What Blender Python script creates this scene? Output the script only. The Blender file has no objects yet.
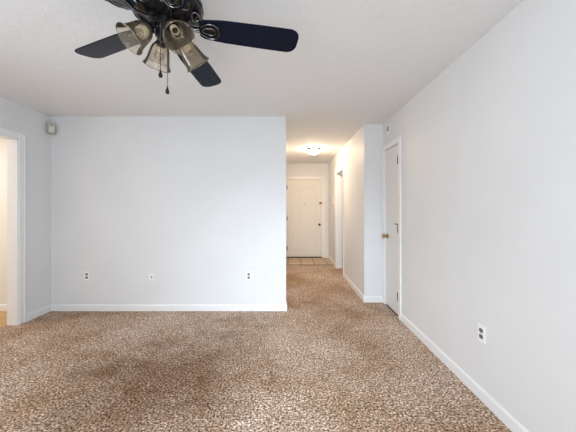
import bpy, bmesh, math, random
from mathutils import Vector, Matrix
random.seed(4)
S = bpy.context.scene
C = S.collection
PI = math.pi
HC = 1.29            # eye height
H = 2.44             # ceiling height
XL, XR = -2.977, 1.304
YB, YR = 3.39, -0.80
XH, YA, YE = 1.045, 3.70, 6.98

# ------------------------------------------------------------------ camera
cam = bpy.data.cameras.new('camera')
cam.sensor_width = 36; cam.lens = 270/576*36
cam.shift_y = -8/576
cam.clip_start = 0.02
co = bpy.data.objects.new('camera', cam); C.objects.link(co)
co.location = (0, 0, HC); co.rotation_euler = (PI/2, 0, 0)
S.camera = co

# ------------------------------------------------------------------ light and exposure
S.view_settings.view_transform = 'Standard'
S.view_settings.look = 'None'
S.view_settings.gamma = 1
S.view_settings.use_curve_mapping = False
S.view_settings.exposure = 0.06
w = bpy.data.worlds.new('sky'); S.world = w; w.use_nodes = True
bg = w.node_tree.nodes['Background']
bg.inputs[0].default_value = (0.86, 0.93, 1.0, 1); bg.inputs[1].default_value = 1.0

def area(name, loc, rot, sx, sy, power, col):
    l = bpy.data.lights.new(name, 'AREA'); l.shape = 'RECTANGLE'; l.size = sx; l.size_y = sy
    l.energy = power; l.color = col
    o = bpy.data.objects.new(name, l); C.objects.link(o); o.location = loc; o.rotation_euler = rot
    return o
# daylight from two added unseen openings and the side room window
WIN = [(-0.35, 1.45, 0.55, 2.10), (-1.25, 0.55, 0.02, 2.06)]     # added left wall window y0,y1,z0,z1; added rear opening x0,x1,z0,z1
DAY = (0.83, 0.92, 1.0)
area('added_window_light', (XL-0.10, 0.55, 1.32), (0, -PI/2 + 0.45, 0), 1.5, 1.75, 29, DAY)  # light of the added left window, out of view
area('added_rear_light', (-0.35, YR-0.10, 1.04), (PI/2 - 0.15, 0, 0), 1.7, 2.0, 55, DAY)  # light of the added opening behind the camera
wall_fill = area('back_wall_fill', (-0.05, YR-0.09, 1.45), (0, 0, 0), 0.8, 0.9, 8.5, (0.74, 0.87, 1.0))   # added lamp that throws a cool pool of light low on the back wall
wall_fill.rotation_euler = (Vector((0.10, YB, 0.02)) - wall_fill.location).to_track_quat('-Z', 'Y').to_euler(); wall_fill.data.spread = math.radians(48)
area('daylight_side_room', (3.42, 4.9, 1.45), (0, PI/2, 0), 1.2, 1.3, 9, (0.85, 0.93, 1.0))
area('lamp_left_room', (-4.2, 2.5, 2.33), (0, 0, 0), 0.3, 0.3, 26, (1.0, 0.89, 0.80))

# ------------------------------------------------------------------ materials
def mat(name, col, rough=0.5, metal=0.0, spec=0.5, coat=0.0):
    m = bpy.data.materials.new(name); m.use_nodes = True
    b = m.node_tree.nodes['Principled BSDF']
    b.inputs['Base Color'].default_value = (*col, 1)
    b.inputs['Roughness'].default_value = rough
    b.inputs['Metallic'].default_value = metal
    b.inputs['Specular IOR Level'].default_value = spec
    b.inputs['Coat Weight'].default_value = coat
    return m
def N(m, t, **kw):
    n = m.node_tree.nodes.new(t)
    for k, v in kw.items():
        if k in n.inputs: n.inputs[k].default_value = v
        else: setattr(n, k, v)
    return n
def L(m, a, b): m.node_tree.links.new(a, b)
def bsdf(m): return m.node_tree.nodes['Principled BSDF']
def coords(m, scale=(1,1,1)):
    tc = N(m, 'ShaderNodeTexCoord'); mp = N(m, 'ShaderNodeMapping')
    mp.inputs['Scale'].default_value = scale
    L(m, tc.outputs['Object'], mp.inputs['Vector']); return mp.outputs[0]
def ramp(m, fac, stops):
    r = N(m, 'ShaderNodeValToRGB'); e = r.color_ramp.elements
    while len(e) < len(stops): e.new(0.5)
    for i, (p, c) in enumerate(stops):
        e[i].position = p; e[i].color = (*c, 1)
    L(m, fac, r.inputs[0]); return r.outputs[0]
def mix(m, fac, a, b, mode='MIX'):
    x = N(m, 'ShaderNodeMix', data_type='RGBA', blend_type=mode)
    for sock, v in ((x.inputs[0], fac), (x.inputs[6], a), (x.inputs[7], b)):
        if hasattr(v, 'links'): L(m, v, sock)
        elif isinstance(v, (int, float)): sock.default_value = v
        else: sock.default_value = (*v, 1)
    return x.outputs[2]
def bump(m, h, strength, dist):
    b = N(m, 'ShaderNodeBump'); b.inputs['Strength'].default_value = strength; b.inputs['Distance'].default_value = dist
    L(m, h, b.inputs['Height']); L(m, b.outputs[0], bsdf(m).inputs['Normal'])

def painted(name, col, rough=0.55):
    m = mat(name, col, rough, spec=0.25)
    v = coords(m)
    n = N(m, 'ShaderNodeTexNoise', Scale=120.0, Detail=3.0); L(m, v, n.inputs['Vector'])
    n2 = N(m, 'ShaderNodeTexNoise', Scale=2.2, Detail=3.0); L(m, v, n2.inputs['Vector'])
    dark = tuple(c*0.965 for c in col)
    c = ramp(m, n2.outputs[0], [(0.3, dark), (0.7, col)])
    L(m, c, bsdf(m).inputs['Base Color'])
    bump(m, n.outputs[0], 0.12, 0.004)
    return m
M_wall = painted('wall_paint', (0.795, 0.80, 0.808))
M_cream = painted('cream_paint', (0.82, 0.79, 0.74))
M_trim = mat('trim_enamel', (0.86, 0.86, 0.86), 0.35)
M_door = mat('door_enamel', (0.80, 0.785, 0.76), 0.4)
M_front = mat('front_door_enamel', (0.80, 0.77, 0.72), 0.4)

def ceiling_mat():
    m = mat('stippled_ceiling', (0.83, 0.83, 0.83), 0.8, spec=0.15)
    v = coords(m)
    wv = N(m, 'ShaderNodeTexNoise', Scale=7.0, Detail=5.0, Distortion=1.6); L(m, v, wv.inputs['Vector'])
    vo = N(m, 'ShaderNodeTexNoise', Scale=42.0, Detail=4.0, Distortion=1.0); L(m, v, vo.inputs['Vector'])
    a = N(m, 'ShaderNodeMath', operation='MULTIPLY_ADD'); L(m, wv.outputs[0], a.inputs[0]); a.inputs[1].default_value = 1.2
    L(m, vo.outputs[0], a.inputs[2])
    bump(m, a.outputs[0], 0.28, 0.010)
    return m
M_ceil = ceiling_mat()

def carpet_mat():
    m = mat('frieze_carpet', (0.4, 0.3, 0.22), 0.95, spec=0.05)
    v = coords(m)
    f1 = N(m, 'ShaderNodeTexNoise', Scale=75.0, Detail=2.5, Roughness=0.65); L(m, v, f1.inputs['Vector'])
    vo = N(m, 'ShaderNodeTexVoronoi', Scale=95.0); L(m, v, vo.inputs['Vector'])
    f2 = N(m, 'ShaderNodeTexNoise', Scale=1.15, Detail=6.0, Roughness=0.62, Distortion=0.3); L(m, v, f2.inputs['Vector'])
    f3 = N(m, 'ShaderNodeTexNoise', Scale=14.0, Detail=3.0); L(m, v, f3.inputs['Vector'])
    tuft = ramp(m, f1.outputs[0], [(0.33, (0.075, 0.050, 0.034)), (0.46, (0.38, 0.270, 0.200)), (0.55, (0.68, 0.540, 0.445)), (0.66, (1.0, 0.92, 0.85))])
    sp = N(m, 'ShaderNodeSeparateColor'); L(m, vo.outputs['Color'], sp.inputs[0])
    fleck = ramp(m, sp.outputs[0], [(0.0, (0.45, 0.42, 0.40)), (0.35, (0.9, 0.88, 0.86)), (0.75, (1.0, 1.0, 1.0)), (1.0, (1.45, 1.42, 1.40))])
    c = mix(m, 0.8, tuft, fleck, 'MULTIPLY')
    wear = ramp(m, f2.outputs[0], [(0.36, (0.74, 0.62, 0.50)), (0.50, (0.94, 0.89, 0.83)), (0.64, (1.12, 1.12, 1.13))])
    c = mix(m, 1.0, c, wear, 'MULTIPLY')
    # trodden brown patch in the middle of the room
    wob = N(m, 'ShaderNodeTexNoise', Scale=2.6, Detail=5.0); L(m, v, wob.inputs['Vector'])
    sub = N(m, 'ShaderNodeVectorMath', operation='MULTIPLY_ADD'); L(m, v, sub.inputs[0]); sub.inputs[1].default_value = (1.0, 1.15, 0); sub.inputs[2].default_value = (0.95, -2.42, 0)
    ln = N(m, 'ShaderNodeVectorMath', operation='LENGTH'); L(m, sub.outputs[0], ln.inputs[0])
    ad = N(m, 'ShaderNodeMath', operation='MULTIPLY_ADD'); L(m, wob.outputs[0], ad.inputs[0]); ad.inputs[1].default_value = 1.5; L(m, ln.outputs['Value'], ad.inputs[2])
    sc = N(m, 'ShaderNodeMath', operation='MULTIPLY'); L(m, ad.outputs[0], sc.inputs[0]); sc.inputs[1].default_value = 0.55
    patch = ramp(m, sc.outputs[0], [(0.50, (0.54, 0.445, 0.37)), (0.92, (1.08, 1.08, 1.08))])
    c = mix(m, 1.0, c, patch, 'MULTIPLY')
    fine = ramp(m, f3.outputs[0], [(0.3, (0.86, 0.85, 0.83)), (0.7, (1.1, 1.1, 1.1))])
    c = mix(m, 1.0, c, fine, 'MULTIPLY')
    L(m, c, bsdf(m).inputs['Base Color'])
    bump(m, f1.outputs[0], 0.8, 0.02)
    return m
M_carpet = carpet_mat()

def tile_mat():
    m = mat('foyer_tile', (0.6, 0.5, 0.36), 0.35)
    v = coords(m)
    b = N(m, 'ShaderNodeTexBrick', offset=0.0, squash=1.0)
    b.inputs['Color1'].default_value = (0.60, 0.45, 0.28, 1); b.inputs['Color2'].default_value = (0.52, 0.385, 0.235, 1)
    b.inputs['Mortar'].default_value = (0.13, 0.08, 0.045, 1)
    b.inputs['Scale'].default_value = 1.0; b.inputs['Mortar Size'].default_value = 0.012
    b.inputs['Brick Width'].default_value = 0.305; b.inputs['Row Height'].default_value = 0.305
    L(m, v, b.inputs['Vector'])
    n = N(m, 'ShaderNodeTexNoise', Scale=9.0, Detail=4.0); L(m, v, n.inputs['Vector'])
    sh = ramp(m, n.outputs[0], [(0.3, (0.82, 0.80, 0.76)), (0.7, (1.1, 1.08, 1.05))])
    L(m, mix(m, 1.0, b.outputs[0], sh, 'MULTIPLY'), bsdf(m).inputs['Base Color'])
    return m
M_tile = tile_mat()

def wood_mat():
    m = mat('honey_floorboards', (0.6, 0.4, 0.2), 0.35)
    v = coords(m, (1, 1, 1))
    b = N(m, 'ShaderNodeTexBrick', offset=0.4)
    b.inputs['Color1'].default_value = (0.62, 0.40, 0.17, 1); b.inputs['Color2'].default_value = (0.52, 0.32, 0.13, 1)
    b.inputs['Mortar'].default_value = (0.25, 0.14, 0.06, 1); b.inputs['Scale'].default_value = 1.0
    b.inputs['Mortar Size'].default_value = 0.003; b.inputs['Brick Width'].default_value = 0.9; b.inputs['Row Height'].default_value = 0.1
    L(m, v, b.inputs['Vector'])
    g = N(m, 'ShaderNodeTexNoise', Scale=6.0, Detail=5.0, Distortion=1.0); L(m, coords(m, (2, 14, 1)), g.inputs['Vector'])
    gr = ramp(m, g.outputs[0], [(0.3, (0.75, 0.72, 0.7)), (0.7, (1.12, 1.1, 1.08))])
    L(m, mix(m, 1.0, b.outputs[0], gr, 'MULTIPLY'), bsdf(m).inputs['Base Color'])
    return m
M_wood = wood_mat()

M_black = mat('black_gloss_metal', (0.006, 0.006, 0.007), 0.18, 0.0, 0.26, 0.1)
M_rim = mat('polished_gunmetal', (0.22, 0.22, 0.235), 0.2, 1.0)
def blade_mat():
    m = mat('navy_black_blade', (0.012, 0.018, 0.035), 0.24, 0.0, 0.09, 0.0)
    g = N(m, 'ShaderNodeTexNoise', Scale=5.0, Detail=4.0); L(m, coords(m, (2.5, 26, 1)), g.inputs['Vector'])
    L(m, ramp(m, g.outputs[0], [(0.3, (0.006, 0.008, 0.015)), (0.7, (0.008, 0.013, 0.030))]), bsdf(m).inputs['Base Color'])
    return m
M_blade = blade_mat()
M_brass = mat('aged_brass', (0.40, 0.265, 0.11), 0.22, 1.0)
M_bronze = mat('dark_bronze', (0.055, 0.042, 0.03), 0.45, 0.3)
M_lamprim = mat('dull_lamp_rim', (0.10, 0.09, 0.075), 0.8, 0.0, 0.1)
M_plate = mat('white_plastic', (0.93, 0.93, 0.92), 0.35)
M_ivory = mat('ivory_plastic', (0.68, 0.67, 0.59), 0.4)
M_almond = mat('almond_plastic', (0.66, 0.60, 0.48), 0.4)
M_grey = mat('grey_plastic', (0.30, 0.30, 0.29), 0.45)
M_sensor = mat('sensor_plastic', (0.50, 0.50, 0.45), 0.45)
M_slot = mat('dark_socket', (0.05, 0.05, 0.05), 0.5)
M_socketface = mat('dark_receptacle_plastic', (0.16, 0.155, 0.15), 0.5)  # dark grey receptacle faces, one even colour
M_bulb = mat('frosted_bulb', (0.62, 0.55, 0.42), 0.3)
def glass_mat(name, tint, gl):
    m = bpy.data.materials.new(name); m.use_nodes = True; nt = m.node_tree
    nt.nodes.remove(nt.nodes['Principled BSDF'])
    out = nt.nodes['Material Output']
    tr = N(m, 'ShaderNodeBsdfTransparent'); tr.inputs[0].default_value = (*tint, 1)
    df = N(m, 'ShaderNodeBsdfTranslucent'); df.inputs[0].default_value = (0.76, 0.68, 0.55, 1)
    gs = N(m, 'ShaderNodeBsdfGlossy'); gs.inputs['Roughness'].default_value = 0.08; gs.inputs['Color'].default_value = (0.95, 0.93, 0.9, 1)
    fr = N(m, 'ShaderNodeFresnel'); fr.inputs[0].default_value = 1.28
    a = N(m, 'ShaderNodeMixShader'); a.inputs[0].default_value = gl
    L(m, tr.outputs[0], a.inputs[1]); L(m, df.outputs[0], a.inputs[2])
    b = N(m, 'ShaderNodeMixShader'); L(m, fr.outputs[0], b.inputs[0]); L(m, a.outputs[0], b.inputs[1]); L(m, gs.outputs[0], b.inputs[2])
    L(m, b.outputs[0], out.inputs[0])
    return m
M_shade = glass_mat('smoked_amber_glass', (0.955, 0.935, 0.90), 0.16)
M_clear = glass_mat('clear_bulb_glass', (0.93, 0.90, 0.84), 0.10)
M_collar = mat('cream_socket_collar', (0.78, 0.70, 0.54), 0.4)
M_pane = glass_mat('window_glass', (0.97, 0.98, 0.98), 0.0)
def emit(name, col, s):
    m = mat(name, (0.9, 0.88, 0.82), 0.4); b = bsdf(m)
    b.inputs['Emission Color'].default_value = (*col, 1); b.inputs['Emission Strength'].default_value = s
    return m
M_glow = emit('lit_opal_glass', (1.0, 0.76, 0.52), 150.0)

# ------------------------------------------------------------------ mesh helpers
def add_box(bm, a, b, bev=0.0, seg=1):
    c = [(a[i]+b[i])/2 for i in range(3)]; s = [abs(b[i]-a[i]) for i in range(3)]
    r = bmesh.ops.create_cube(bm, size=1.0, matrix=Matrix.Translation(c) @ Matrix.Diagonal((*s, 1)))
    if bev > 0:
        vs = set(r['verts'])
        es = [e for e in bm.edges if e.verts[0] in vs and e.verts[1] in vs]
        bmesh.ops.bevel(bm, geom=es, offset=bev, segments=seg, affect='EDGES', profile=0.5)
def add_lathe(bm, prof, n=32, M=None, caps=True, mod=None):
    M = M or Matrix.Identity(4); rings = []
    for (r, z) in prof:
        ring = []
        for k in range(n):
            a = 2*PI*k/n; rr = r*(mod(a, z) if mod else 1)
            ring.append(bm.verts.new(M @ Vector((rr*math.cos(a), rr*math.sin(a), z))))
        rings.append(ring)
    for i in range(len(rings)-1):
        for k in range(n):
            bm.faces.new((rings[i][k], rings[i][(k+1) % n], rings[i+1][(k+1) % n], rings[i+1][k]))
    if caps:
        if prof[0][0] > 1e-5: bm.faces.new(rings[0][::-1])
        if prof[-1][0] > 1e-5: bm.faces.new(rings[-1])
def add_tube(bm, pts, r, n=8, closed=False):
    pts = [Vector(p) for p in pts]; rings = []; m = len(pts)
    up = Vector((0, 0, 1))
    for i, p in enumerate(pts):
        t = ((pts[(i+1) % m]-pts[i-1]) if closed else (pts[min(i+1, m-1)]-pts[max(i-1, 0)])).normalized()
        u = t.cross(up)
        if u.length < 1e-4: u = t.cross(Vector((1, 0, 0)))
        u.normalize(); v = t.cross(u).normalized()
        rings.append([bm.verts.new(p + r*(math.cos(2*PI*k/n)*u + math.sin(2*PI*k/n)*v)) for k in range(n)])
    for i in range(m if closed else m-1):
        a, b = rings[i], rings[(i+1) % m]
        for k in range(n): bm.faces.new((a[k], a[(k+1) % n], b[(k+1) % n], b[k]))
    if not closed:
        bm.faces.new(rings[0][::-1]); bm.faces.new(rings[-1])
def add_slab(bm, outline, z0, z1):
    lo = [bm.verts.new((x, y, z0)) for x, y in outline]; hi = [bm.verts.new((x, y, z1)) for x, y in outline]
    bm.faces.new(lo[::-1]); bm.faces.new(hi)
    for i in range(len(lo)):
        j = (i+1) % len(lo); bm.faces.new((lo[i], lo[j], hi[j], hi[i]))
def obj(name, bm, m, parent=None, smooth=False, loc=None, rot=None):
    bmesh.ops.remove_doubles(bm, verts=bm.verts, dist=1e-6)
    bmesh.ops.recalc_face_normals(bm, faces=bm.faces)
    me = bpy.data.meshes.new(name); bm.to_mesh(me); bm.free()
    me.materials.append(m)
    if smooth:
        for p in me.polygons: p.use_smooth = True
        me.set_sharp_from_angle(angle=math.radians(38))
    o = bpy.data.objects.new(name, me); C.objects.link(o)
    if parent: o.parent = parent
    if loc: o.location = loc
    if rot: o.rotation_euler = rot
    return o
def struct(name, bm, m, parent=None, smooth=False):
    o = obj(name, bm, m, parent, smooth)
    if not parent: o['kind'] = 'structure'
    return o
def boxes(*bs, bev=0.0):
    bm = bmesh.new()
    for b in bs: add_box(bm, b[0], b[1], bev)
    return bm
def thing(name, label, cat, loc=(0,0,0), rot=(0,0,0), group=None):
    o = bpy.data.objects.new(name, None); C.objects.link(o)
    o.empty_display_size = 0.05
    o.location = loc; o.rotation_euler = rot; o['label'] = label; o['category'] = cat
    if group: o['group'] = group
    return o

# ------------------------------------------------------------------ room shell
T = 0.112
struct('floor_carpet', boxes(((XL-T, YR, -0.05), (XR, YA, 0)), ((-0.15, YA, -0.05), (XH, 6.11, 0)), ((-0.15, YB, -0.05), (XH, YA, 0))), M_carpet)
def floor_shape():
    bm = bmesh.new()
    add_slab(bm, [(XL-T, YR), (XR, YR), (XR, YA), (XH, YA), (XH, 6.11), (-0.15, 6.11), (-0.15, 3.51), (-0.025, 3.51), (-0.025, YB), (XL-T, YB)], -0.05, 0)
    return bm
bpy.data.objects.remove(bpy.data.objects['floor_carpet'])
f = struct('floor', floor_shape(), M_carpet)
struct('floor_foyer', boxes(((-0.15, 6.11, -0.05), (XH, YE, 0.004))), M_tile)
struct('floor_left_room', boxes(((-5.2, 1.62, -0.05), (XL-T, YB, 0.004))), M_wood)
struct('floor_side_room', boxes(((XH, 4.0, -0.05), (3.5, 7.1, -0.002))), M_carpet)
struct('ceiling', boxes(((XL-T, YR-0.12, H), (3.6, YE+0.15, H+0.1)), ((-5.3, 1.5, H), (XL-T, YB+0.12, H+0.1))), M_ceil)

struct('wall_back', boxes(((XL-T, YB, -0.05), (-0.025, YB+0.12, H))), M_wall)
struct('wall_left_room_back', boxes(((-5.2, YB, -0.05), (XL-T, YB+0.12, H))), M_cream)
struct('wall_left_room_side', boxes(((-5.32, 1.5, -0.05), (-5.2, YB+0.12, H))), M_cream)
struct('wall_left_room_front', boxes(((-5.2, 1.5, -0.05), (XL-T, 1.62, H))), M_cream)
O0, O1, OZ = 1.98, 2.98, 2.058
struct('wall_left', boxes(((XL-T, O1, 0), (XL, YB, H)), ((XL-T, YR, 0), (XL, WIN[0][0], H)), ((XL-T, WIN[0][1], 0), (XL, O0, H)), ((XL-T, WIN[0][0], 0), (XL, WIN[0][1], WIN[0][2])), ((XL-T, WIN[0][0], WIN[0][3]), (XL, WIN[0][1], H)), ((XL-T, O0, OZ), (XL, O1, H))), M_wall)
# right wall with the narrow closet opening
D0, D1, DZ = 3.165, 3.625, 2.065
struct('wall_right', boxes(((XR, YR, -0.05), (XR+0.12, D0, H)), ((XR, D1, -0.05), (XR+0.12, YA, H)), ((XR, D0, DZ), (XR+0.12, D1, H)), ((XR+0.12, D0-0.1, -0.05), (XR+0.16, YA, H))), M_wall)
# hall right wall with the side doorway, its end facing the room
S0, S1, SZ = 5.09, 5.80, 2.035
struct('wall_hall_right', boxes(((XH, YA, -0.05), (XH+0.12, S0, H)), ((XH, S1, -0.05), (XH+0.12, YE, H)), ((XH, S0, SZ), (XH+0.12, S1, H))), M_wall)
struct('wall_alcove', boxes(((XH+0.12, YA, -0.05), (XR+0.16, YA+0.12, H))), M_wall)
struct('wall_hall_left', boxes(((-0.27, YB+0.12, -0.05), (-0.15, YE, H))), M_wall)
F0, F1, FZ = -0.045, 0.885, 2.035
struct('wall_end', boxes(((-0.27, YE, -0.05), (F0, YE+0.14, H)), ((F1, YE, -0.05), (XH+0.12, YE+0.14, H)), ((F0, YE, FZ), (F1, YE+0.14, H))), M_wall)
struct('wall_side_room', boxes(((XH+0.12, 7.0, -0.05), (3.5, 7.12, H)), ((XH+0.12, 3.9, -0.05), (3.5, 4.02, H)),
    ((3.5, 3.9, -0.05), (3.62, 4.25, H)), ((3.5, 5.55, -0.05), (3.62, 7.12, H)), ((3.5, 4.25, -0.05), (3.62, 5.55, 0.85)), ((3.5, 4.25, 2.05), (3.62, 5.55, H))), M_wall)
# rear wall, behind the camera, with an opening added as a daylight source
(a0, a1, b0, b1), (c0, c1, d0, d1) = WIN
struct('wall_rear', boxes(((XL-T, YR-0.12, -0.05), (c0, YR, H)), ((c1, YR-0.12, -0.05), (XR+0.12, YR, H)),
    ((c0, YR-0.12, d1), (c1, YR, H)), ((c0, YR-0.12, -0.05), (c1, YR, d0))), M_wall)
def window(name, x0, x1, z0, z1, mull):
    y = YR
    fr = struct(name, boxes(((x0, y-0.04, z0), (x0+0.04, y+0.0, z1)), ((x1-0.04, y-0.04, z0), (x1, y, z1)),
        ((x0+0.04, y-0.04, z0), (x1-0.04, y, z0+0.04)), ((x0+0.04, y-0.04, z1-0.04), (x1-0.04, y, z1)), *mull), M_trim)
    return fr
struct('added_window_1', boxes(((XL-0.04, a0, b0), (XL, a0+0.04, b1)), ((XL-0.04, a1-0.04, b0), (XL, a1, b1)), ((XL-0.04, a0+0.04, b0), (XL, a1-0.04, b0+0.04)),
    ((XL-0.04, a0+0.04, b1-0.04), (XL, a1-0.04, b1)), ((XL-0.04, a0+0.04, 1.30), (XL, a1-0.04, 1.34))), M_trim)  # unseen left window frame, added to give the daylight a source
window('added_window_2', *WIN[1], [((-0.37, YR-0.04, 0.06), (-0.33, YR, 2.02))])  # frame of the added, unseen rear opening

# ------------------------------------------------------------------ baseboards
BH, BT = 0.082, 0.013
def base_run(name, p, q, nrm):
    """baseboard from p to q along the wall foot, nrm points into the room"""
    p, q, n = Vector((*p, 0)), Vector((*q, 0)), Vector((*nrm, 0))
    prof = [(0, 0), (BT, 0), (BT, BH-0.016), (BT*0.75, BH-0.007), (BT*0.35, BH), (0, BH)]
    bm = bmesh.new()
    A = [bm.verts.new(p + n*d + Vector((0, 0, z))) for d, z in prof]
    B = [bm.verts.new(q + n*d + Vector((0, 0, z))) for d, z in prof]
    for i in range(len(prof)):
        j = (i+1) % len(prof); bm.faces.new((A[i], A[j], B[j], B[i]))
    bm.faces.new(A[::-1]); bm.faces.new(B)
    return struct(name, bm, M_trim)
base_run('baseboard_back', (XL, YB), (-0.025+BT, YB), (0, -1))
base_run('baseboard_back_end', (-0.025, YB), (-0.025, YB+0.12), (1, 0))
base_run('baseboard_left', (XL, O1+0.068), (XL, YB), (1, 0))
base_run('baseboard_left_near', (XL, YR), (XL, O0-0.068), (1, 0))
base_run('baseboard_right', (XR, YR), (XR, D0-0.066), (-1, 0))
base_run('baseboard_alcove', (XH-BT, YA), (XR-0.02, YA), (0, -1))
base_run('baseboard_hall_right', (XH, YA), (XH, S0-0.062), (-1, 0))
base_run('baseboard_hall_far', (XH, S1+0.068), (XH, YE), (-1, 0))
base_run('baseboard_end', (F1+0.075, YE), (XH, YE), (0, -1))
base_run('baseboard_left_room', (-5.2, YB), (XL-T, YB), (0, -1))
base_run('baseboard_hall_left', (-0.15, YB+0.12), (-0.15, YE), (1, 0))

# ------------------------------------------------------------------ door casings
def casing_x(name, x, y0, y1, z1, nx, wdt=0.066, depth=0.12, thin=0.014):
    """casing and jamb lining of an opening in a wall whose face is x = const, room side nx"""
    f0, f1 = sorted((x, x + nx*thin)); j0, j1 = sorted((x + nx*0.002, x - nx*depth))
    bm = bmesh.new()
    add_box(bm, (f0, y0-wdt, 0), (f1, y0+0.004, z1+wdt), 0.004)
    add_box(bm, (f0, y1-0.004, 0), (f1, y1+wdt, z1+wdt), 0.004)
    add_box(bm, (f0, y0+0.004, z1-0.004), (f1, y1-0.004, z1+wdt), 0.004)
    # thin back-band ridge on the outer edge
    g0, g1 = sorted((x, x + nx*(thin+0.006)))
    add_box(bm, (g0, y0-wdt-0.008, 0), (g1, y0-wdt+0.010, z1+wdt+0.008), 0.003)
    add_box(bm, (g0, y1+wdt-0.010, 0), (g1, y1+wdt+0.008, z1+wdt+0.008), 0.003)
    add_box(bm, (g0, y0-wdt, z1+wdt-0.010), (g1, y1+wdt, z1+wdt+0.008), 0.003)
    add_box(bm, (j0, y0-0.001, 0), (j1, y0+0.012, z1)); add_box(bm, (j0, y1-0.012, 0), (j1, y1+0.001, z1))
    add_box(bm, (j0, y0, z1-0.012), (j1, y1, z1+0.001))
    return struct(name, bm, M_trim)
casing_x('trim_left_opening', XL, O0, O1, OZ, 1, 0.060, T)
casing_x('trim_closet', XR, D0, D1, DZ, -1, 0.060, 0.10)
casing_x('trim_side_doorway', XH, S0, S1, SZ, -1, 0.062, 0.12)
bm = bmesh.new()
wdt = 0.066
add_box(bm, (F0-wdt, YE-0.014, 0), (F0+0.004, YE, FZ+wdt), 0.004)
add_box(bm, (F1-0.004, YE-0.014, 0), (F1+wdt, YE, FZ+wdt), 0.004)
add_box(bm, (F0+0.004, YE-0.014, FZ-0.004), (F1-0.004, YE, FZ+wdt), 0.004)
add_box(bm, (F1+wdt-0.012, YE-0.020, 0), (F1+wdt+0.006, YE, FZ+wdt+0.006), 0.003)
add_box(bm, (F0-wdt, YE-0.020, FZ+wdt-0.012), (F1+wdt, YE, FZ+wdt+0.006), 0.003)
add_box(bm, (F0-0.001, YE, 0), (F0+0.010, YE+0.12, FZ)); add_box(bm, (F1-0.010, YE, 0), (F1+0.001, YE+0.12, FZ))
add_box(bm, (F0, YE, FZ-0.010), (F1, YE+0.12, FZ+0.001))
struct('trim_front_door', bm, M_trim)
struct('trim_threshold', boxes(((F0+0.01, YE-0.02, 0.004), (F1-0.01, YE+0.09, 0.026)), bev=0.004), M_bronze)
struct('trim_tile_edge', boxes(((-0.15, 6.10, 0.0), (XH-0.013, 6.125, 0.007)), bev=0.002), M_bronze)

# ------------------------------------------------------------------ front door, six embossed panels
def front_door():
    w_, h_ = F1-F0-0.026, FZ-0.010-0.032
    x0, z0, y = F0+0.013, 0.030, YE+0.012
    bm = bmesh.new(); add_box(bm, (x0, y, z0), (x0+w_, y+0.044, z0+h_), 0.003)
    o = struct('door_1', bm, M_front)
    pw = w_/2-0.165
    for cx in (x0+0.12+pw/2, x0+w_-0.12-pw/2):
        for za, zb in ((0.20, 0.72), (0.86, 1.42), (1.54, 1.84)):
            b = bmesh.new()
            add_box(b, (cx-pw/2, y-0.004, za), (cx+pw/2, y+0.01, za+0.016), 0.003)
            add_box(b, (cx-pw/2, y-0.004, zb-0.016), (cx+pw/2, y+0.01, zb), 0.003)
            add_box(b, (cx-pw/2, y-0.004, za+0.016), (cx-pw/2+0.016, y+0.01, zb-0.016), 0.003)
            add_box(b, (cx+pw/2-0.016, y-0.004, za+0.016), (cx+pw/2, y+0.01, zb-0.016), 0.003)
            add_box(b, (cx-pw/2+0.05, y-0.006, za+0.05), (cx+pw/2-0.05, y+0.01, zb-0.05), 0.005)
            obj('door_panel', b, M_front, o)
    R = Matrix.Rotation(PI/2, 4, 'X')
    b = bmesh.new(); add_lathe(b, [(0.032, 0), (0.032, 0.006), (0.012, 0.010), (0.012, 0.030), (0.026, 0.042), (0.030, 0.056), (0.022, 0.068), (0.0, 0.072)], 20, Matrix.Translation((0.815, y, 0.86)) @ R)
    obj('door_knob', b, M_bronze, o, True)
    b = bmesh.new(); add_box(b, (0.805, y-0.016, 1.385), (0.868, y, 1.450), 0.004); add_box(b, (0.862, y-0.022, 1.395), (0.905, y-0.008, 1.44), 0.004)
    add_lathe(b, [(0.014, 0), (0.014, 0.014), (0.0, 0.016)], 16, Matrix.Translation((0.835, y-0.016, 1.418)) @ R)
    obj('door_latch', b, M_brass, o)
    b = bmesh.new(); add_lathe(b, [(0.013, 0), (0.013, 0.004), (0.006, 0.006), (0.0, 0.005)], 16, Matrix.Translation((0.425, y, 1.38)) @ R)
    obj('peephole', b, M_brass, o)
    for z in (0.25, 1.02, 1.82):
        b = bmesh.new(); add_box(b, (F0+0.004, y-0.010, z-0.05), (F0+0.030, y+0.004, z+0.05), 0.002)
        add_lathe(b, [(0.007, -0.052), (0.007, 0.052)], 10, Matrix.Translation((F0+0.016, y-0.010, z)))
        obj('hinge', b, M_bronze, o)
front_door()

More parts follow.
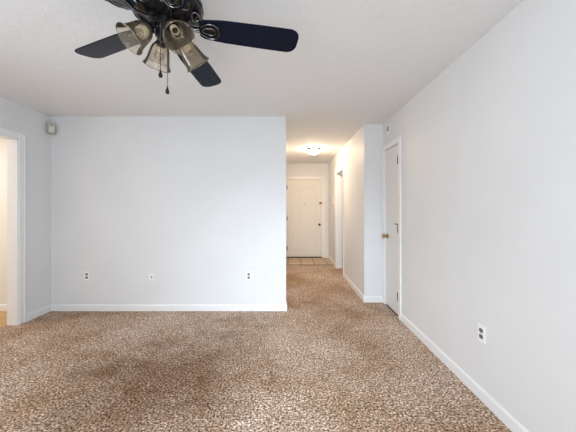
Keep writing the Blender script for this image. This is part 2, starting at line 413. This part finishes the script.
# ------------------------------------------------------------------ narrow closet door in the right wall
def closet_door():
    x = XR+0.004
    bm = bmesh.new(); add_box(bm, (x, D0+0.015, 0.016), (x+0.035, D1-0.015, DZ-0.016), 0.002)
    o = struct('door_2', bm, M_door)
    R = Matrix.Rotation(-PI/2, 4, 'Y')
    b = bmesh.new(); add_lathe(b, [(0.031, 0), (0.031, 0.006), (0.011, 0.010), (0.011, 0.030), (0.024, 0.038), (0.029, 0.052), (0.024, 0.064), (0.0, 0.068)], 20, Matrix.Translation((x, D1-0.075, 0.92)) @ R)
    obj('door_knob', b, M_brass, o, True)
    for z in (0.24, 1.045, 1.86):
        b = bmesh.new()
        add_box(b, (x-0.004, D0+0.014, z-0.045), (x+0.002, D0+0.062, z+0.045), 0.001)
        add_lathe(b, [(0.006, -0.058), (0.0105, -0.05), (0.0105, 0.05), (0.006, 0.058)], 10, Matrix.Translation((x-0.008, D0+0.012, z)))
        if z == 1.045:      # hinge-pin stop on the middle hinge
            add_tube(b, [(x-0.010, D0+0.012, z+0.052), (x-0.030, D0+0.050, z+0.054), (x-0.022, D0+0.085, z+0.054)], 0.0055)
        obj('hinge', b, M_bronze, o)
    return o
closet_door()
struct('floor_closet', boxes(((XR, D0-0.1, -0.05), (XR+0.12, YA, -0.001))), M_slot)
# strike plate in the side doorway jamb
b = boxes(((XH+0.004, S0+0.011, 0.02), (XH+0.028, S0+0.016, 0.30)), bev=0.001)
struct('trim_jamb_strip', b, M_bronze)

# ------------------------------------------------------------------ ceiling fan
FX, FY = -0.583, 1.298
def fz(dz): return HC + dz
fan = thing('ceiling_fan', 'black five-blade ceiling fan with four smoked glass bell shades and two pull chains', 'ceiling fan', (FX, FY, 0))
def mount():
    b = bmesh.new(); add_lathe(b, [(0.0, H), (0.075, H), (0.075, H-0.012), (0.062, H-0.045), (0.03, H-0.07), (0.0, H-0.072)], 32); obj('canopy', b, M_black, fan, True)
    b = bmesh.new(); add_lathe(b, [(0.013, H-0.075), (0.013, fz(1.035))], 16); obj('downrod', b, M_black, fan, True)
    b = bmesh.new()
    prof = [(0.02, 1.045), (0.06, 1.043), (0.085, 1.032), (0.125, 1.022), (0.132, 1.012), (0.155, 1.004), (0.160, 0.992), (0.166, 0.988), (0.168, 0.972), (0.163, 0.966), (0.165, 0.950),
            (0.160, 0.936), (0.148, 0.925), (0.140, 0.922), (0.130, 0.910), (0.108, 0.903), (0.100, 0.898), (0.085, 0.893), (0.06, 0.890), (0.0, 0.889)]
    add_lathe(b, [(r, fz(z)) for r, z in prof][::-1], 96, mod=lambda a, z: 1 + 0.014*abs(math.cos(9*a)) if fz(0.90) < z < fz(1.0) else 1)
    obj('motor_housing', b, M_black, fan, True)
    # ornament band: raised leaf loops round the housing
    b = bmesh.new()
    for k in range(10):
        a = 2*PI*k/10
        def P(u, v):
            r = 0.150 - 0.030*v + 0.0; z = 0.928 - 0.022*v
            return ((r+0.004)*math.cos(a+u), (r+0.004)*math.sin(a+u), fz(z))
        add_tube(b, [P(0.20*math.cos(t), 0.55+0.5*math.sin(t)) for t in [2*PI*i/18 for i in range(18)]], 0.0028, 6, True)
    obj('housing_ornament', b, M_rim, fan, True)
    b = bmesh.new()
    prof = [(0.055, 0.892), (0.055, 0.872), (0.060, 0.868), (0.060, 0.856), (0.052, 0.848), (0.052, 0.822), (0.046, 0.812), (0.030, 0.800), (0.010, 0.794), (0.009, 0.782), (0.0, 0.780)]
    add_lathe(b, [(r, fz(z)) for r, z in prof], 40); obj('switch_housing', b, M_black, fan, True)
mount()

BZ = fz(0.882)
def blade_outline():
    r0, r1 = 0.150, 0.648
    pts = []
    pts += [(r0, -0.040), (r0+0.022, -0.056)]
    pts += [(r0+0.12, -0.066), (r0+0.30, -0.071)]
    cr = 0.048; wd = 0.073
    for i in range(9):
        t = -PI/2 + PI/2*i/8; pts.append((r1-cr+cr*math.cos(t), -wd+cr+cr*math.sin(t)))
    for i in range(9):
        t = PI/2*i/8; pts.append((r1-cr+cr*math.cos(t), wd-cr+cr*math.sin(t)))
    pts += [(r0+0.30, 0.071), (r0+0.12, 0.066), (r0+0.022, 0.056), (r0, 0.040)]
    return pts
def make_blade():
    b = bmesh.new(); add_slab(b, blade_outline(), -0.003, 0.003)
    es = [e for e in b.edges if abs(e.verts[0].co.z-e.verts[1].co.z) < 1e-6]
    bmesh.ops.bevel(b, geom=es, offset=0.0015, segments=1, affect='EDGES')
    return obj('blade', b, M_blade, fan)
def make_bracket():
    b = bmesh.new()
    # arm from the motor, then a spoon-shaped plate under the blade root
    arm = [(0.085, 0.018, ), (0.120, 0.013), (0.150, 0.014), (0.165, 0.030), (0.192, 0.046), (0.220, 0.045), (0.240, 0.030), (0.249, 0.0)]
    out = [(x, -y) for x, y in arm[:-1]] + [arm[-1]] + [(x, y) for x, y in arm[:-1]][::-1]
    add_slab(b, out, -0.009, -0.0035)
    for x, y in ((0.185, 0.026), (0.185, -0.026), (0.230, 0.0)):
        add_lathe(b, [(0.0, -0.0125), (0.005, -0.0115), (0.006, -0.009)], 10, Matrix.Translation((x, y, 0)))
    o = obj('blade_bracket', b, M_black, fan, True)
    b = bmesh.new()
    loop = [(x, -y+0.003, -0.0095) for x, y in arm[2:-1]] + [(0.246, 0, -0.0095)] + [(x, y-0.003, -0.0095) for x, y in arm[2:-1]][::-1]
    add_tube(b, loop, 0.0024, 6, True)
    add_tube(b, [(0.202+0.026*math.cos(t)*(1 if math.cos(t) > 0 else 1.5), 0.020*math.sin(t)*(1 if math.cos(t) > 0 else 0.9), -0.0098) for t in [2*PI*i/20 for i in range(20)]], 0.0018, 6, True)
    for s in (-1, 1):
        add_tube(b, [(0.095, s*0.010, -0.0095), (0.13, s*0.004, -0.0105), (0.15, s*0.007, -0.0095)], 0.002, 6)
    obj('bracket_scroll', b, M_rim, o, True)
    return o
bl0, br0 = make_blade(), make_bracket()
sc0 = br0.children[0]
for k in range(5):
    a = math.radians((12.5, 86.0, 156.0, 228.5, 300.0)[k])
    if k == 0: bl, br = bl0, br0
    else:
        bl = bl0.copy(); br = br0.copy(); sc = sc0.copy()
        for q in (bl, br, sc): C.objects.link(q)
        bl.parent = fan; br.parent = fan; sc.parent = br
    for q in (bl, br):
        q.location = (0, 0, BZ); q.rotation_mode = 'XYZ'
        q.rotation_euler = (Matrix.Rotation(a, 3, 'Z') @ Matrix.Rotation(math.radians(-12), 3, 'X')).to_euler()

# light kit
TILT = math.radians(42)
def make_lamp():
    arm = bmesh.new()
    add_tube(arm, [(0.035, 0, 0.835), (0.052, 0, 0.848), (0.066, 0, 0.846), (0.074, 0, 0.836)], 0.008, 10)
    A = Matrix.Translation((0.072, 0, 0.840)) @ Matrix.Rotation(-TILT, 4, 'Y') @ Matrix.Rotation(PI, 4, 'X')
    # A's +z points down and outwards along the shade
    add_lathe(arm, [(0.0, -0.004), (0.020, 0.0), (0.026, 0.008), (0.026, 0.026), (0.022, 0.030), (0.0, 0.030)], 20, A)
    o = obj('lamp_arm', arm, M_black, fan, True)
    g = bmesh.new()
    prof = [(0.024, 0.012), (0.031, 0.020), (0.040, 0.034), (0.0455, 0.050), (0.049, 0.070), (0.0525, 0.090), (0.057, 0.108), (0.062, 0.121), (0.0665, 0.129)]
    n = 40; flute = lambda a, z: 1 + 0.005*math.cos(16*a)
    add_lathe(g, prof + [(r-0.0025, z-0.0005) for r, z in prof[::-1]], n, A, caps=False, mod=flute)
    add_tube(g, [A @ Vector((0.0658*math.cos(2*PI*i/40)*flute(2*PI*i/40, 0), 0.0658*math.sin(2*PI*i/40)*flute(2*PI*i/40, 0), 0.129)) for i in range(40)], 0.0022, 6, True)
    s = obj('lamp_shade', g, M_shade, fan, True)
    b = bmesh.new()
    add_lathe(b, [(0.0, 0.030), (0.012, 0.030), (0.013, 0.050), (0.019, 0.062), (0.0225, 0.076), (0.019, 0.090), (0.010, 0.098), (0.0, 0.100)], 20, A)
    u = obj('bulb', b, M_clear, s, True)
    c = bmesh.new(); add_lathe(c, [(0.0175, 0.028), (0.0185, 0.052), (0.0135, 0.054), (0.0130, 0.040)], 20, A, caps=False)
    v = obj('socket', c, M_collar, s, True)
    return o, s, u, v
lamp0 = make_lamp()
for k, deg in enumerate((-47, 43, 131, 222)):
    a = math.radians(deg)
    q = lamp0
    if k:
        q = [x.copy() for x in lamp0]
        for x in q: C.objects.link(x)
        q[0].parent = fan; q[1].parent = fan; q[2].parent = q[1]; q[3].parent = q[1]
    for x in q[:2]:
        x.location = (0, 0, HC); x.rotation_euler = (0, 0, a)
def chain(x, y, top, bot):
    b = bmesh.new(); x -= FX; y -= FY
    add_tube(b, [(x, y, fz(top)), (x, y, fz(bot))], 0.0016, 6)
    add_tube(b, [(x*0.9, y*0.9, fz(top)), (x, y, fz(top)+0.002), (x, y, fz(top)-0.006)], 0.003, 8)
    nb = int((top-bot)/0.012)
    for i in range(nb):
        add_lathe(b, [(0.0, -0.0026), (0.0023, -0.0012), (0.0023, 0.0012), (0.0, 0.0026)], 6, Matrix.Translation((x, y, fz(bot + 0.012*i))))
    o = obj('pull_chain', b, M_rim, fan)
    b = bmesh.new(); add_lathe(b, [(0.0, 0.006), (0.003, 0.004), (0.004, -0.004), (0.009, -0.018), (0.0085, -0.026), (0.005, -0.030), (0.0, -0.031)], 16, Matrix.Translation((x, y, fz(bot))))
    obj('chain_fob', b, M_black, o, True)
chain(-0.588, 1.245, 0.862, 0.632)
chain(-0.562, 1.258, 0.845, 0.562)

# ------------------------------------------------------------------ flush ceiling light in the hall
def flush_light(x, y, label):
    t = thing('ceiling_light', label, 'ceiling light', (x, y, H))
    b = bmesh.new(); add_lathe(b, [(0.0, 0.0), (0.122, 0.0), (0.128, -0.006), (0.128, -0.026), (0.120, -0.030), (0.0, -0.030)], 40); obj('rim', b, M_lamprim, t, True)
    b = bmesh.new()
    add_lathe(b, [(0.104, -0.029), (0.110, -0.036), (0.110, -0.052), (0.098, -0.074), (0.076, -0.090), (0.045, -0.100), (0.0, -0.104)], 40); obj('glass_dome', b, M_glow, t, True)
flush_light(0.495, 5.25, 'round flush ceiling light with glowing opal dome in the hallway')

# ------------------------------------------------------------------ wall fittings
def make_outlet(label, loc, rz, group=None):
    """duplex receptacle; local -Y faces the room"""
    t = thing('electrical_outlet', label, 'outlet', loc, (0, 0, rz), group)
    b = bmesh.new(); add_box(b, (-0.036, -0.006, -0.058), (0.036, 0.0, 0.058), 0.003, 2); obj('cover_plate', b, M_plate, t)
    for s in (-1, 1):
        b = bmesh.new()
        pts = []
        for i in range(24):
            a = 2*PI*i/24; pts.append((0.0175*math.cos(a), max(-0.0135, min(0.0135, 0.0175*math.sin(a)))))
        add_slab(b, pts, 0.0, 0.002)
        bmesh.ops.transform(b, matrix=Matrix.Translation((0, -0.006, 0.0205*s)) @ Matrix.Rotation(PI/2, 4, 'X'), verts=b.verts)
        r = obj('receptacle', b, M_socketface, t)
        b = boxes(((-0.0085, -0.0088, 0.0205*s-0.001), (-0.0060, -0.0078, 0.0205*s+0.008)), ((0.0060, -0.0088, 0.0205*s), (0.0085, -0.0078, 0.0205*s+0.007)), ((-0.002, -0.0088, 0.0205*s-0.0095), (0.002, -0.0078, 0.0205*s-0.0050)))
        obj('slots', b, M_slot, r)
    b = bmesh.new(); add_lathe(b, [(0.0, 0.0), (0.003, 0.0), (0.003, 0.0015), (0.0, 0.002)], 10, Matrix.Translation((0, -0.006, 0)) @ Matrix.Rotation(PI/2, 4, 'X')); obj('screw', b, M_grey, t)
    return t
def on_back(px, py):
    return ((px-288)/270*YB, YB, HC-(py-208)/270*YB)
make_outlet('white duplex outlet on the back wall near the left corner', on_back(87, 275.8), 0)
make_outlet('white duplex outlet on the back wall near the hallway corner', on_back(248.8, 275.8), 0)
yo = XR*270/(482-288)
make_outlet('white duplex outlet low on the right wall', (XR, yo, HC-(333.5-208)/270*yo), -PI/2)
# phone jack
t = thing('phone_jack', 'small white phone jack plate between the two outlets on the back wall', 'phone jack', on_back(151.8, 277))
b = bmesh.new(); add_box(b, (-0.035, -0.005, -0.045), (0.035, 0, 0.045), 0.003, 2); obj('cover_plate', b, M_plate, t)
b = boxes(((-0.009, -0.010, -0.010), (0.007, -0.004, 0.008)), bev=0.001); obj('jack_socket', b, M_slot, t)
for z in (-0.034, 0.034):
    b = bmesh.new(); add_lathe(b, [(0.003, 0.0), (0.003, 0.0015), (0.0, 0.002)], 10, Matrix.Translation((0, -0.005, z)) @ Matrix.Rotation(PI/2, 4, 'X'))
    obj('screw', b, M_grey, t)
# corner motion sensor
t = thing('motion_sensor', 'pale grey motion sensor high in the left corner', 'motion sensor', (XL, YB, 2.278), (0, 0, PI/4))
b = bmesh.new(); add_box(b, (-0.022, -0.058, -0.055), (0.022, -0.0, 0.045), 0.004); obj('corner_bracket', b, M_grey, t)
b = bmesh.new()
add_slab(b, [(-0.041, -0.050), (-0.041, -0.078), (-0.034, -0.094), (0.034, -0.094), (0.041, -0.078), (0.041, -0.050)], -0.068, 0.068)
bmesh.ops.bevel(b, geom=list(b.edges), offset=0.006, segments=2, affect='EDGES'); obj('sensor_case', b, M_sensor, t, True)
b = bmesh.new()
add_slab(b, [(-0.028, -0.090), (-0.026, -0.097), (-0.014, -0.102), (0.014, -0.102), (0.026, -0.097), (0.028, -0.090)], -0.052, 0.012)
obj('sensor_lens', b, M_ivory, t, True)
b = boxes(((-0.012, -0.097, 0.034), (0.012, -0.092, 0.046)), bev=0.001); obj('indicator_window', b, M_grey, t)
# small plate above the closet door
yp = XR*270/(388.6-288)
t = thing('wall_plate', 'small white plate with a dark slot above the narrow closet door', 'wall plate', (XR, yp, HC+(208-129)/270*yp), (0, 0, -PI/2))
b = bmesh.new(); add_box(b, (-0.045, -0.008, -0.058), (0.045, 0, 0.058), 0.004, 2); obj('plate', b, M_plate, t)
b = boxes(((-0.010, -0.014, -0.030), (0.010, -0.007, 0.034)), bev=0.002); obj('slot', b, M_slot, t)
# hall thermostat
yt = XH*270/(333.6-288)
t = thing('thermostat', 'small almond thermostat on the hall wall between front door and side doorway', 'thermostat', (XH, yt, HC+(208-200)/270*yt), (0, 0, -PI/2))
b = bmesh.new(); add_box(b, (-0.040, -0.028, -0.085), (0.040, 0, 0.085), 0.006, 2); obj('case', b, M_ivory, t)
b = boxes(((-0.028, -0.031, 0.02), (0.028, -0.027, 0.058)), bev=0.001); obj('dial_window', b, M_almond, t)
b = boxes(((-0.022, -0.034, -0.056), (0.022, -0.027, -0.030)), bev=0.001); obj('lever', b, M_almond, t)
